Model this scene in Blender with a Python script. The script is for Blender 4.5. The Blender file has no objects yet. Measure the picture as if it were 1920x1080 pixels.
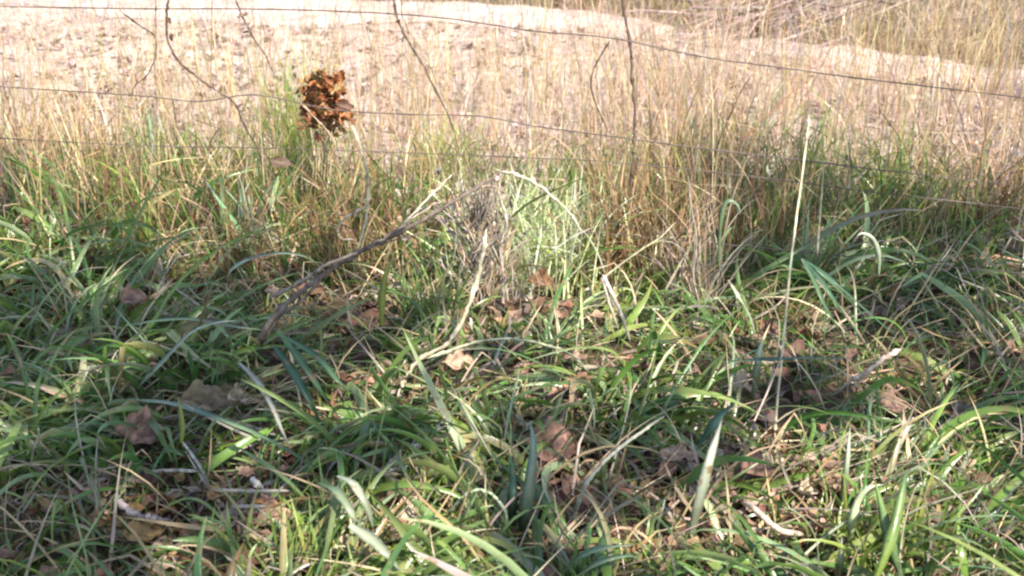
import bpy, math
import numpy as np
from mathutils import Vector, Matrix
R = math.radians
rng = np.random.default_rng(7)
S = bpy.context.scene
# ---------------------------------------------------------------- camera
CAM_H, PITCH, FPX = 1.05, 22.0, 2200.0          # metres, degrees below the horizon, focal length in photo pixels
cam_d = bpy.data.cameras.new('camera'); cam = bpy.data.objects.new('camera', cam_d)
S.collection.objects.link(cam); S.camera = cam
cam.location = (0, 0, CAM_H); cam.rotation_euler = (R(90-PITCH), 0, 0)
cam_d.sensor_width = 36; cam_d.lens = FPX/1920*36; cam_d.clip_start = 0.05; cam_d.clip_end = 800
cam_d.dof.use_dof = True; cam_d.dof.focus_distance = 2.3; cam_d.dof.aperture_fstop = 7.0
# ---------------------------------------------------------------- sky and sun
SUN_EL, SUN_AZ = 50.0, 146.0                     # azimuth clockwise from +Y: behind the camera, to its right
w = bpy.data.worlds.new('World'); S.world = w; w.use_nodes = True
nt = w.node_tree; sky = nt.nodes.new('ShaderNodeTexSky'); sky.sky_type = 'NISHITA'; sky.sun_disc = False
sky.sun_elevation = R(SUN_EL); sky.sun_rotation = R(SUN_AZ)
bg = nt.nodes['Background']; bg.inputs['Strength'].default_value = 0.145
nt.links.new(sky.outputs[0], bg.inputs[0])
sun_d = bpy.data.lights.new('sun', 'SUN'); sun_d.energy = 5.0; sun_d.angle = R(0.5); sun_d.color = (1, .93, .84)
sun = bpy.data.objects.new('sun', sun_d); S.collection.objects.link(sun)
SD = Vector((math.sin(R(SUN_AZ))*math.cos(R(SUN_EL)), math.cos(R(SUN_AZ))*math.cos(R(SUN_EL)), math.sin(R(SUN_EL))))
sun.rotation_euler = (-SD).to_track_quat('-Z', 'Y').to_euler(); sun.location = SD*20
S.view_settings.view_transform = 'Standard'; S.view_settings.look = 'None'
S.view_settings.gamma = 1; S.view_settings.use_curve_mapping = False
S.view_settings.exposure = 1.22
S.render.engine = 'CYCLES'
S.cycles.filter_width = 2.3
S.cycles.max_bounces = 8; S.cycles.transparent_max_bounces = 8

# ---------------------------------------------------------------- geometry helpers
def ground(x, y):
    x = np.asarray(x, float); y = np.asarray(y, float)
    near = np.exp(-((y-2)/14)**2 - (x/16)**2)
    z = 0.018*np.sin(2.3*x+1.1*y+.4)+0.014*np.sin(4.1*y-1.7*x)+0.010*np.sin(7.3*x+5.9*y)+0.007*np.sin(13*x-9*y)
    return z*near
cp, sp = math.cos(R(PITCH)), math.sin(R(PITCH))
def ray(px, py):
    a, b = (px-960)/FPX, (540-py)/FPX
    return np.array([a, cp+b*sp, -sp+b*cp])
LIFT = .034                                      # the mat of grass carries the single blades and sticks this much higher
def G(px, py, h=0.0):                            # the point h above the ground seen at a photo pixel
    if h > .005: h = h+LIFT*min(1, h/.04)
    d = ray(px, py); z = 0
    for _ in range(6):
        t = (h+z-CAM_H)/d[2]; z = float(ground(d[0]*t, d[1]*t))
    return np.array([d[0]*t, d[1]*t, h+z])
def P(px, py, Y):                                # the point at distance Y seen at a photo pixel
    d = ray(px, py); t = Y/d[1]; return np.array([d[0]*t, Y, CAM_H+d[2]*t])
def pix(p):
    x, y, z = p[...,0], p[...,1], p[...,2]-CAM_H
    f = y*cp - z*sp; u = y*sp + z*cp
    f = np.maximum(f, .05)
    return 960+FPX*x/f, 540-FPX*u/f
def blob(x, y, px, py, rx, ry):                  # soft patch on the ground, centred where the photo shows it, radii in metres
    c = G(px, py); return np.exp(-((x-c[0])/rx)**2-((y-c[1])/ry)**2)
def vnoise(x, y, s, seed=0):                     # smooth value noise 0..1
    r = np.random.default_rng(seed).random((64, 64))
    u, v = np.asarray(x)*s+100, np.asarray(y)*s+100
    i, j = np.floor(u).astype(int), np.floor(v).astype(int); fu, fv = u-i, v-j
    fu, fv = fu*fu*(3-2*fu), fv*fv*(3-2*fv)
    g = lambda a, b: r[a % 64, b % 64]
    return (g(i,j)*(1-fu)+g(i+1,j)*fu)*(1-fv)+(g(i,j+1)*(1-fu)+g(i+1,j+1)*fu)*fv

# ---------------------------------------------------------------- objects
def tag(o, label=None, cat=None, group=None, kind=None):
    if label: o['label'] = label
    if cat: o['category'] = cat
    if group: o['group'] = group
    if kind: o['kind'] = kind
    return o
def empty(name, loc):
    o = bpy.data.objects.new(name, None); S.collection.objects.link(o); o.location = loc; o.empty_display_size = .05
    return o
def link(name, V, F, C, mat, parent=None, smooth=True):
    V = np.asarray(V, float).copy(); F = np.asarray(F, np.int32)
    org = np.zeros(3)
    if parent is not None: org = np.array(parent.location)
    elif len(V) < 20000: org = V[np.argmin(V[:,2])].copy()
    me = bpy.data.meshes.new(name); k = F.shape[1]
    me.vertices.add(len(V)); me.vertices.foreach_set('co', (V-org).astype(np.float32).ravel())
    me.loops.add(F.size); me.loops.foreach_set('vertex_index', F.ravel())
    me.polygons.add(len(F)); me.polygons.foreach_set('loop_start', np.arange(0, F.size, k, dtype=np.int32))
    me.update(calc_edges=True)
    if smooth: me.polygons.foreach_set('use_smooth', np.ones(len(F), bool))
    if C is not None:
        a = me.color_attributes.new('tint', 'FLOAT_COLOR', 'POINT')
        c4 = np.ones((len(V), 4), np.float32); c4[:, :3] = C; a.data.foreach_set('color', c4.ravel())
    me.materials.append(mat); me.validate()
    o = bpy.data.objects.new(name, me); S.collection.objects.link(o)
    if parent is not None: o.parent = parent
    else: o.location = org
    return o

# ---------------------------------------------------------------- materials
def leafmat(name, rough=.5, trans=.3, var=.35, scale=30, spec=.5, streak=True):
    m = bpy.data.materials.new(name); m.use_nodes = True; n = m.node_tree; n.nodes.clear(); L = n.links.new
    out = n.nodes.new('ShaderNodeOutputMaterial'); at = n.nodes.new('ShaderNodeAttribute'); at.attribute_name = 'tint'
    tc = n.nodes.new('ShaderNodeTexCoord'); nz = n.nodes.new('ShaderNodeTexNoise')
    nz.inputs['Scale'].default_value = scale; nz.inputs['Detail'].default_value = 4
    L(tc.outputs['Object'], nz.inputs['Vector'])
    mr = n.nodes.new('ShaderNodeMapRange'); mr.inputs['From Min'].default_value = .3; mr.inputs['From Max'].default_value = .7
    mr.inputs['To Min'].default_value = 1-var; mr.inputs['To Max'].default_value = 1+var
    L(nz.outputs['Fac'], mr.inputs['Value'])
    mx = n.nodes.new('ShaderNodeVectorMath'); mx.operation = 'SCALE'
    L(at.outputs['Color'], mx.inputs[0]); L(mr.outputs[0], mx.inputs['Scale'])
    pb = n.nodes.new('ShaderNodeBsdfPrincipled'); pb.inputs['Roughness'].default_value = rough
    pb.inputs['Specular IOR Level'].default_value = spec
    L(mx.outputs[0], pb.inputs['Base Color'])
    bp = n.nodes.new('ShaderNodeBump'); bp.inputs['Strength'].default_value = .3; bp.inputs['Distance'].default_value = .002
    n2 = n.nodes.new('ShaderNodeTexNoise'); n2.inputs['Scale'].default_value = scale*9; L(tc.outputs['Object'], n2.inputs['Vector'])
    L(n2.outputs['Fac'], bp.inputs['Height']); L(bp.outputs[0], pb.inputs['Normal'])
    if trans > 0:
        tr = n.nodes.new('ShaderNodeBsdfTranslucent'); L(mx.outputs[0], tr.inputs['Color'])
        ms = n.nodes.new('ShaderNodeMixShader'); ms.inputs[0].default_value = trans
        L(pb.outputs[0], ms.inputs[1]); L(tr.outputs[0], ms.inputs[2]); L(ms.outputs[0], out.inputs[0])
    else: L(pb.outputs[0], out.inputs[0])
    return m
M_grass = leafmat('green_blade', .33, .34, .25, 18, .75)
def specks(m, col, sc, lo):
    n = m.node_tree; L = n.links.new; sc_n = [k for k in n.nodes if k.type == 'VECT_MATH'][0]; tc = [k for k in n.nodes if k.type == 'TEX_COORD'][0]
    z = n.nodes.new('ShaderNodeTexNoise'); z.inputs['Scale'].default_value = sc; z.inputs['Detail'].default_value = 6; L(tc.outputs['Object'], z.inputs['Vector'])
    q = n.nodes.new('ShaderNodeMapRange'); q.inputs['From Min'].default_value = lo; q.inputs['From Max'].default_value = lo+.06; q.inputs['To Max'].default_value = .85; L(z.outputs['Fac'], q.inputs['Value'])
    x = n.nodes.new('ShaderNodeMix'); x.data_type = 'RGBA'; x.inputs[7].default_value = (*col, 1); outs = [l.to_socket for l in sc_n.outputs[0].links]
    L(q.outputs[0], x.inputs[0]); L(sc_n.outputs[0], x.inputs[6])
    for o_ in outs: L(x.outputs[2], o_)
specks(M_grass, (.27,.19,.09), 38, .60)
M_dry = leafmat('dry_blade', .6, .3, .3, 25, .4)
M_leaf = leafmat('dead_leaf', .6, .15, .4, 45, .4)
M_bark = leafmat('bark', .8, 0, .45, 70, .3)
M_wire = leafmat('weathered_wire', .55, 0, .4, 90, .5)
M_crown = leafmat('tree_leaf', .5, .3, .3, 3, .4)

def soil_mat(name, stops, scales, bump=.02):
    m = bpy.data.materials.new(name); m.use_nodes = True; n = m.node_tree; L = n.links.new
    pb = n.nodes['Principled BSDF']; pb.inputs['Roughness'].default_value = .95; pb.inputs['Specular IOR Level'].default_value = .2
    tc = n.nodes.new('ShaderNodeTexCoord'); prev = None
    fs = []
    for s, d in scales:
        z = n.nodes.new('ShaderNodeTexNoise'); z.inputs['Scale'].default_value = s; z.inputs['Detail'].default_value = d
        z.inputs['Roughness'].default_value = .7; L(tc.outputs['Object'], z.inputs['Vector']); fs.append(z)
    mm = n.nodes.new('ShaderNodeMath'); mm.operation = 'MULTIPLY_ADD'; mm.inputs[1].default_value = .5
    ad = n.nodes.new('ShaderNodeMath'); ad.operation = 'MULTIPLY'; ad.inputs[1].default_value = .5
    L(fs[1].outputs['Fac'], ad.inputs[0]); L(fs[0].outputs['Fac'], mm.inputs[0]); L(ad.outputs[0], mm.inputs[2])
    cr = n.nodes.new('ShaderNodeValToRGB'); e = cr.color_ramp.elements
    e[0].position, e[0].color = stops[0][0], (*stops[0][1], 1); e[1].position, e[1].color = stops[-1][0], (*stops[-1][1], 1)
    for p_, c_ in stops[1:-1]: q = e.new(p_); q.color = (*c_, 1)
    L(mm.outputs[0], cr.inputs[0])
    bp = n.nodes.new('ShaderNodeBump'); bp.inputs['Strength'].default_value = .8; bp.inputs['Distance'].default_value = bump
    L(mm.outputs[0], bp.inputs['Height']); L(bp.outputs[0], pb.inputs['Normal'])
    return m, n, pb, cr
# ground: dark soil among the grass, pale straw-strewn earth past the fence (the colour changes with place, as the earth does)
m_ground, n, pb, cr = soil_mat('earth', [(.32, (.035,.022,.014)), (.5, (.09,.058,.036)), (.68, (.19,.135,.085))], [(9, 8), (60, 6)])
cr2 = n.nodes.new('ShaderNodeValToRGB'); e = cr2.color_ramp.elements
e[0].position, e[0].color = .36, (.20,.13,.10,1); e[1].position, e[1].color = .64, (.58,.48,.41,1)
q = e.new(.5); q.color = (.43,.345,.285,1)
n.links.new(cr.inputs[0].links[0].from_socket, cr2.inputs[0])
tc = n.nodes.new('ShaderNodeTexCoord'); sx = n.nodes.new('ShaderNodeSeparateXYZ'); n.links.new(tc.outputs['Object'], sx.inputs[0])
nz = n.nodes.new('ShaderNodeTexNoise'); nz.inputs['Scale'].default_value = 2.5; nz.inputs['Detail'].default_value = 5; n.links.new(tc.outputs['Object'], nz.inputs['Vector'])
ma = n.nodes.new('ShaderNodeMath'); ma.operation = 'MULTIPLY_ADD'; ma.inputs[1].default_value = 1.6
n.links.new(nz.outputs['Fac'], ma.inputs[0]); n.links.new(sx.outputs['Y'], ma.inputs[2])
mr = n.nodes.new('ShaderNodeMapRange'); mr.inputs['From Min'].default_value = 3.6; mr.inputs['From Max'].default_value = 4.4
n.links.new(ma.outputs[0], mr.inputs['Value'])
mix = n.nodes.new('ShaderNodeMix'); mix.data_type = 'RGBA'
n.links.new(mr.outputs[0], mix.inputs[0]); n.links.new(cr.outputs[0], mix.inputs[6]); n.links.new(cr2.outputs[0], mix.inputs[7])
n.links.new(mix.outputs[2], pb.inputs['Base Color'])
m_track, n, pb, cr = soil_mat('pale_dirt', [(.40, (.24,.18,.145)), (.5, (.46,.375,.32)), (.60, (.56,.47,.41))], [(3, 8), (40, 8)], .01)
n.links.new(cr.outputs[0], pb.inputs['Base Color'])

# ---------------------------------------------------------------- ground, track
def grid(xs, ys, off=0, mat=None, name='', mask=None):
    X, Y = np.meshgrid(xs, ys); V = np.stack([X, Y, ground(X, Y)+off], -1).reshape(-1, 3)
    nx, ny = len(xs), len(ys); i = np.arange(nx-1)[None, :]+np.arange(ny-1)[:, None]*nx; i = i.ravel()
    F = np.stack([i, i+1, i+1+nx, i+nx], 1)
    return V, F
def spaced(a, b, near, far, n):
    c = np.linspace(a, b, n); 
    return np.unique(np.concatenate([-np.geomspace(-a if a < 0 else 1, 400, 14) if a < 0 else [], c, np.geomspace(b, 400, 16)]))
V, F = grid(spaced(-9, 9, 0, 0, 300), spaced(-3, 14, 0, 0, 300))
tag(link('ground', V, F, None, m_ground), kind='structure')
edge_n = [(-400, -420), (-14, 11.5), (-6, 8.7), (-2.2, 6.3), (-1, 6.05), (0, 5.75), (.8, 5.35), (1.5, 4.95), (2.3, 4.5), (4, 3.9), (12, 1.5)]
ne = [(-14,9.0),(-6,7.8), (-2.1, 6.6), (-1, 6.35), (0, 6.2), (.8, 5.75), (1.5, 5.15), (2.3, 4.75), (4, 3.95), (14, 0)]
fe = [(-14,12.2),(-6,9.5), (-2.1, 7.6), (-1, 7.35), (0, 6.95), (.8, 6.45), (1.5, 5.75), (2.3, 5.3), (4, 4.65), (14, 1.2)]
xs = np.linspace(-14, 14, 420)
near = np.interp(xs, *zip(*ne))+.10*(vnoise(xs, xs*0, 2.2, 5)-.5)+.05*(vnoise(xs, xs*0, 8, 6)-.5)
far = np.interp(xs, *zip(*fe))+.10*(vnoise(xs, xs*0, 2, 8)-.5)+.04*(vnoise(xs, xs*0, 9, 9)-.5)
t = np.linspace(0, 1, 12)[:, None]; X = np.repeat(xs[None], 12, 0); Y = near*(1-t)+far*t
V = np.stack([X, Y, ground(X, Y)+.006], -1).reshape(-1, 3); i = (np.arange(419)[None]+np.arange(11)[:, None]*420).ravel()
tag(link('track', V, np.stack([i, i+1, i+421, i+420], 1), None, m_track), kind='structure')
def on_track(x, y): return (y > np.interp(x, xs, near)) & (y < np.interp(x, xs, far))

# ---------------------------------------------------------------- blades
def blades(roots, L, W, az, th0, bend, col0, col1, segs=7, fold=False, wob=.25, twist=.6, pw=1.3, kink=0):
    n = len(roots); L, W, az, th0, bend = [np.broadcast_to(np.asarray(a, float), (n,)) for a in (L, W, az, th0, bend)]
    t = np.linspace(0, 1, segs+1)
    wv = rng.normal(0, wob, (n, 1)); ph = rng.uniform(0, 6.28, (n, 1))
    th = th0[:, None]+bend[:, None]*t**pw+wv*.35*np.sin(5*t+ph)
    if kink:
        kt = rng.uniform(.35, .8, (n, 1)); th = th+(rng.random((n, 1)) < kink)*(t > kt)*rng.uniform(.7, 1.9, (n, 1))
    th = np.minimum(th, 2.9)
    a = az[:, None]+rng.normal(0, wob, (n, 1))*2.0*t+wv*np.sin(3*t+ph)
    d = np.stack([np.sin(th)*np.cos(a), np.sin(th)*np.sin(a), np.cos(th)], -1)
    seg = (L/segs)[:, None, None]*d
    p = np.concatenate([np.zeros((n, 1, 3)), np.cumsum(seg[:, :-1], 1)], 1)+roots[:, None]
    gz = ground(p[..., 0], p[..., 1])+.004+rng.uniform(0, .02, (n, 1)); p[..., 2] = np.maximum(p[..., 2], np.where(t > 0, gz, -9))
    tw = ph+rng.normal(0, twist, (n, 1))*t*3
    side = np.stack([-np.sin(a), np.cos(a), np.zeros_like(a)], -1); nr = np.cross(d, side)
    sd = side*np.cos(tw*.5)[..., None]+nr*np.sin(tw*.5)[..., None]; up = np.cross(sd, d)
    prof = np.minimum(1, .55+t*3)*(1-t**2.6)**.8+.02
    hw = (.5*W[:, None]*prof)[..., None]
    tt = t[None, :, None]**rng.choice([.8, 1.5, 5, 9], n)[:, None, None]
    c = col0[:, None]*(1-tt)+col1[:, None]*tt
    if fold:
        pts = np.stack([p-sd*hw, p+up*hw*.45, p+sd*hw], 2); k = 3
    else: pts = np.stack([p-sd*hw, p+sd*hw], 2); k = 2
    V = pts.reshape(-1, 3); C = np.repeat(c[:, :, None], k, 2).reshape(-1, 3)
    b = (np.arange(n)*(segs+1)*k)[:, None, None]+(np.arange(segs)*k)[None, :, None]+np.arange(k-1)[None, None]
    b = b.ravel(); F = np.stack([b, b+1, b+1+k, b+k], 1)
    return V, F, C
OCC = np.zeros((135, 240))
def keep_clear(p, rad=1):
    p = np.asarray(p, float); u, v = pix(p)
    for a, b, y in zip(u, v, p[:, 1]):
        i, j = int(b/8), int(a/8)
        if 0 <= i < 135 and 0 <= j < 240: OCC[max(0, i-rad):i+rad+1, max(0, j-rad):j+rad+1] = np.maximum(OCC[max(0, i-rad):i+rad+1, max(0, j-rad):j+rad+1], y)
class Heap:
    def __init__(s): s.V, s.F, s.C, s.n = [], [], [], 0
    def add(s, V, F, C):
        s.V.append(V); s.F.append(F+s.n); s.C.append(C); s.n += len(V); return s
    def thin(s):                                 # no blade of the mass grows right in front of a larger single thing
        s2 = Heap()
        for V, F, C in zip(s.V, s.F, s.C):
            F = F-F.min(); m = int(F[np.argmax(np.diff(F[:, 0]) > 3)+1, 0]) if False else s.m; n = len(V)//m
            P3 = V.reshape(n, m, 3); u, v = pix(P3); iu = np.clip((u/8).astype(int), 0, 239); iv = np.clip((v/8).astype(int), 0, 134)
            ins = (u > 0) & (u < 1920) & (v > 0) & (v < 1080)
            hide = (ins & (P3[..., 1] < OCC[iv, iu]-.008)).any(1) & (rng.random(n) < .88); k = ~hide
            Fl = F.reshape(n, -1, 4)-(np.arange(n)*m)[:, None, None]; Fl = (Fl[k]+(np.arange(k.sum())*m)[:, None, None]).reshape(-1, 4)
            s2.add(P3[k].reshape(-1, 3), Fl, C.reshape(n, m, 3)[k].reshape(-1, 3))
        return s2
    def link(s, name, mat, parent=None): return link(name, np.concatenate(s.V), np.concatenate(s.F), np.concatenate(s.C), mat, parent)
def rc(n, pal, jit=.18):                         # n colours from a palette, with a spread of brightness and hue
    pal = np.array(pal); c = pal[rng.integers(0, len(pal), n)]
    return np.clip(c*(1+rng.normal(0, jit, (n, 1)))*(1+rng.normal(0, .06, (n, 3))), .01, .9)
GREEN = [(.070,.135,.028), (.12,.215,.042), (.085,.175,.048), (.165,.245,.05), (.21,.28,.07)]
PALEG = [(.26,.34,.15), (.33,.39,.21), (.22,.31,.11)]
LIME = [(.24,.30,.06), (.30,.35,.08), (.19,.27,.06)]
DRY = [(.48,.355,.195), (.56,.42,.235), (.42,.29,.165), (.62,.51,.33)]
GREY = [(.34,.28,.22), (.28,.22,.17), (.42,.36,.29)]
BROWN = [(.21,.115,.05), (.28,.165,.075), (.15,.085,.04)]
def scatter(n, y0, y1, wmul=.56, extra=.25):
    y = rng.uniform(y0**1.0, y1, n); hwid = y*wmul+extra; x = rng.uniform(-1, 1, n)*hwid
    return x, y
def root(x, y): return np.stack([x, y, ground(x, y)-.004], -1)

# density masks (in metres on the ground)
def bare(x, y):
    b = blob(x, y, 1380, 930, .20, .12)+.8*blob(x, y, 300, 960, .16, .08)+1.1*blob(x, y, 1045, 920, .09, .17)+1.0*blob(x, y, 1030, 1045, .10, .09)+.8*blob(x, y, 870, 720, .10, .07)+.7*blob(x, y, 740, 900, .05, .06)+.6*blob(x, y, 400, 770, .10, .1)
    b += .7*blob(x, y, 770, 990, .07, .05)+.8*blob(x, y, 1010, 600, .12, .10)+.5*blob(x, y, 270, 830, .06, .08)
    return np.clip(b, 0, 1)

# --- foreground green grass: long sprawling blades
x, y = scatter(17500, 1.15, 3.15)
cl = vnoise(x, y, 4.5, 1)*.6+vnoise(x, y, 11, 2)*.4
keep = (rng.random(len(x)) < np.clip((cl-.40)*4.2, .03, 1)*(1-.9*bare(x, y)))
far_green = (y > 2.7); keep &= ~far_green | (rng.random(len(x)) < .22)
x, y = x[keep], y[keep]; n = len(x)
flow = vnoise(x, y, 2.2, 11)*9.0+vnoise(x, y, 6, 12)*3
az = flow+rng.normal(0, .7, n); h = Heap()
L_ = rng.gamma(5, .026, n)+.07; L_ *= .7+.6*vnoise(x, y, 3, 4)
u = rng.random(n); c0 = rc(n, GREEN); c1 = rc(n, GREEN)*1.15
m = u < .24; c0[m] = rc(m.sum(), PALEG); c1[m] = rc(m.sum(), PALEG)
m = (u > .24) & (u < .48); c1[m] = rc(m.sum(), DRY+BROWN[:2]+GREY)
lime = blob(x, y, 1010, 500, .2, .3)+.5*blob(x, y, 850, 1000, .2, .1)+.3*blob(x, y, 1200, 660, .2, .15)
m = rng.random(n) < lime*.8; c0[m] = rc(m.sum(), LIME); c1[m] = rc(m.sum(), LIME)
later = []
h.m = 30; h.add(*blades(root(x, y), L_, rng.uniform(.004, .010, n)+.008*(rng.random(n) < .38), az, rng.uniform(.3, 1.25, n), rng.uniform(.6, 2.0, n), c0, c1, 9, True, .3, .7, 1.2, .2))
# short fine undergrowth
x, y = scatter(17000, 1.1, 3.2); keep = rng.random(len(x)) < .35+.65*(1-bare(x, y))*vnoise(x, y, 5, 21); x, y = x[keep], y[keep]; n = len(x)
later.append((h, 30)); h = Heap()
c0 = rc(n, GREEN); h.add(*blades(root(x, y), rng.uniform(.04, .13, n), rng.uniform(.002, .0055, n), rng.uniform(0, 6.28, n), rng.uniform(.1, 1.2, n), rng.uniform(.2, 1.4, n), c0, c0*1.1, 5, False, .3))
later.append((h, 12)); grass_heaps, later = later, []

# --- dead straw among the green
x, y = scatter(8500, 1.1, 3.2); n = len(x); keep = rng.random(n) < .35+.8*np.clip(bare(x, y)+vnoise(x, y, 4, 31)-.35, 0, 1); x, y = x[keep], y[keep]; n = len(x)
c0 = rc(n, GREY+DRY[:1]+BROWN); h = Heap()
h.add(*blades(root(x, y), rng.uniform(.05, .24, n), rng.uniform(.002, .0085, n), rng.uniform(0, 6.28, n), rng.uniform(.7, 1.55, n), rng.uniform(-.2, .6, n), c0, rc(n, GREY+DRY), 6, False, .35, .8, 1.2, .3))
later.append((h, 14)); h = Heap()
x, y = scatter(1300, 1.2, 3.1); n = len(x); c0 = rc(n, GREY+DRY)
h.add(*blades(root(x, y), rng.uniform(.12, .30, n), rng.uniform(.002, .005, n), rng.uniform(0, 6.28, n), rng.uniform(.1, 1.1, n), rng.uniform(.1, 1.5, n), c0, rc(n, DRY), 8, False, .3, .6, 1.5, .4))
later.append((h, 18)); straw_heaps, later = later, []

# --- tall dry grass along the fence
x, y = scatter(13000, 2.55, 4.0); n = len(x)
cx_ = vnoise(x, y, 3.2, 41)*.65+vnoise(x, y, 9, 42)*.35
dens = np.exp(-((y-3.1-.25*np.sin(3*x))/.42)**2)*np.clip((cx_-.38)*3.6, .04, 1)+.9*blob(x, y, 1190, 440, .16, .3)+.8*blob(x, y, 1230, 470, .22, .25)
dens *= 1-1.0*np.clip(1.4*blob(x, y, 1015, 480, .17, .45), 0, 1); dens *= 1-.75*blob(x, y, 420, 330, .6, .5)
keep = rng.random(n) < dens; x, y = x[keep], y[keep]; n = len(x)
c0 = rc(n, BROWN+BROWN+DRY[:2]+[(.16,.15,.06)]); c1 = rc(n, DRY+BROWN[1:2]*3+[(.30,.27,.13)]); h = Heap()
h.add(*blades(root(x, y), rng.gamma(7, .03, n)+.04, rng.uniform(.002, .0055, n), rng.uniform(0, 6.28, n), np.abs(rng.normal(0, .38, n)), rng.uniform(0, 1.3, n), c0, c1, 8, False, .25, .6, 1.8, .4))
dry_heaps = [(h, 18)]
# green in the fence line
x, y = scatter(12000, 2.6, 4.2); n = len(x); dens = np.exp(-((y-2.95)/.36)**2)*np.clip(vnoise(x, y, 3, 51)*2.4-.6, 0, 1)+.7*blob(x, y, 1500, 400, .4, .4)+1.0*blob(x, y, 400, 370, .5, .4)
dens *= 1-.75*blob(x, y, 760, 290, .7, .5)*(y > 2.9); keep = rng.random(n) < dens*.55; x, y = x[keep], y[keep]; n = len(x); c0 = rc(n, GREEN+LIME[:1])
h = Heap(); h.add(*blades(root(x, y), rng.uniform(.10, .30, n), rng.uniform(.003, .0075, n), rng.uniform(0, 6.28, n), np.abs(rng.normal(0, .3, n)), rng.uniform(.2, 1.7, n), c0, rc(n, GREEN+LIME), 8, False, .25, .6, 1.6))
fence_heaps = [(h, 18)]

# --- pale dry field beyond the fence
x, y = scatter(54000, 3.1, 7.6, .58, .3); n = len(x); keep = ~on_track(x, y) | (rng.random(n) < .40)
lit = blob(x, y, 400, 140, .9, 1.3); keep &= rng.random(n) < (1-.85*lit)*(1-.35*(x < .3))*(.35+.65*vnoise(x, y, 2.5, 61)); x, y = x[keep], y[keep]; n = len(x)
u = rng.random(n) < .45; h = Heap(); c0 = rc(n, DRY+DRY+GREY+BROWN[1:2])*np.array([1.04, 1.02, 1.32]); c0 = np.minimum(c0, .85)
h.add(*blades(root(x, y), np.where(u, rng.gamma(5, .038, n), rng.uniform(.05, .22, n)), rng.uniform(.0018, .005, n), rng.uniform(0, 6.28, n), np.where(u, np.abs(rng.normal(0, .3, n)), rng.uniform(1.0, 1.55, n)), rng.uniform(0, .8, n), c0, c0*1.1, 5, False, .3, .6, 1.4, .2))
tag(h.link('dry_grass', M_dry), 'bleached straw coloured dry grass on the sunlit ground beyond the fence', 'dry grass', kind='stuff')
x, y = scatter(5200, 2.75, 4.9); n = len(x); keep = rng.random(n) < np.clip(vnoise(x, y, 3, 71)*2-.6+.5*(x > .05), .08, 1)*(1-blob(x, y, 1015, 470, .2, .5)); x, y = x[keep], y[keep]; n = len(x)
c0 = rc(n, DRY+DRY[:3]+[(.34,.22,.11), (.40,.26,.12), (.42,.40,.17)]); h = Heap()
h.add(*blades(root(x, y), rng.uniform(.3, .62, n), rng.uniform(.0016, .003, n), rng.uniform(0, 6.28, n), np.abs(rng.normal(0, .2, n)), rng.uniform(0, .9, n), c0, c0, 9, False, .2, .6, 2.2, .3))
tag(h.link('dry_grass', M_dry), 'tall wispy reddish tan stalks rising above the fence wires', 'dry grass', kind='stuff')
# far verge beyond the track
x = rng.uniform(-5, 5, 60000); y = np.interp(x, xs, far)+rng.uniform(0, 1, len(x))**1.6*3.4; k = (y > np.interp(x, xs, far)+.02) & (np.abs(x) < y*.6+.5); x, y = x[k], y[k]; n = len(x)
c0 = rc(n, [(.26,.21,.09), (.20,.18,.06), (.27,.20,.10), (.18,.11,.065)]); h = Heap()
h.add(*blades(root(x, y), rng.uniform(.05, .22, n), rng.uniform(.003, .007, n), rng.uniform(0, 6.28, n), rng.uniform(.1, 1.2, n), rng.uniform(.2, 1.2, n), c0, c0*1.2, 4, False, .3))
tag(h.link('dry_grass', M_dry), 'olive brown grass on the verge past the pale track', 'dry grass', kind='stuff')

# ---------------------------------------------------------------- leaves
def leaf_mesh(center, size, az, pitch, roll, col, curl=.35, aspect=.7, nu=8, nv=4, lob=.12, seed=0, thick=.0006):
    r = np.random.default_rng(seed); u = np.linspace(0, 1, nu+1)
    wv = np.sin(np.pi*u**r.uniform(.7, 1.1))**.75*(1+lob*np.sin(u*19+r.uniform(0, 6))+lob*.5*r.normal(size=nu+1)); v = np.linspace(-1, 1, nv+1)
    U, Vv = np.meshgrid(u, v, indexing='ij'); Wd = wv[:, None]*Vv*aspect*.5
    Z = curl*(np.abs(Wd)**1.5*1.2+.25*(U-.5)**2)+.035*np.sin(9*U+5*Vv+r.uniform(0, 6))*curl*2+.02*np.sin(17*U-6*Vv+r.uniform(0, 6))+.05*np.abs(Vv)**3*np.sin(14*U+r.uniform(0, 6))-.02*(1-np.abs(Vv))
    Pp = np.stack([U-.5, Wd, Z], -1).reshape(-1, 3)*size
    M = Matrix.Rotation(az, 3, 'Z') @ Matrix.Rotation(pitch, 3, 'Y') @ Matrix.Rotation(roll, 3, 'X')
    Pp = Pp @ np.array(M).T; Pp += np.array(center)
    i = (np.arange(nu)[:, None]*(nv+1)+np.arange(nv)[None]).ravel(); F = np.stack([i, i+1, i+nv+2, i+nv+1], 1)
    C = np.array(col)[None]*(1+.18*np.sin(7*U+4*Vv+r.uniform(0, 6)).reshape(-1, 1)+.14*r.normal(size=(len(Pp), 1)))*(1-.45*(np.sin(11*U+3+r.uniform(0, 6))*np.cos(6*Vv+r.uniform(0, 6)) > .55).reshape(-1, 1))
    C = np.clip(C*(1-.2*(np.abs(Vv) < .1).reshape(-1, 1)), .01, .9)
    return Pp, F, C
h = Heap()
def litter(n, x, y, pal, s0, s1, heap):
    c = rc(n, pal, .25)
    for k in range(n):
        z = float(ground(x[k], y[k]))+rng.uniform(.004, .03)
        heap.add(*leaf_mesh((x[k], y[k], z), rng.uniform(s0, s1), rng.uniform(0, 6.28), rng.normal(0, .35), rng.normal(0, .4), c[k], rng.uniform(.3, 1.4), rng.uniform(.35, .8), 5, 2, .15, int(rng.integers(1e6))))
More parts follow.
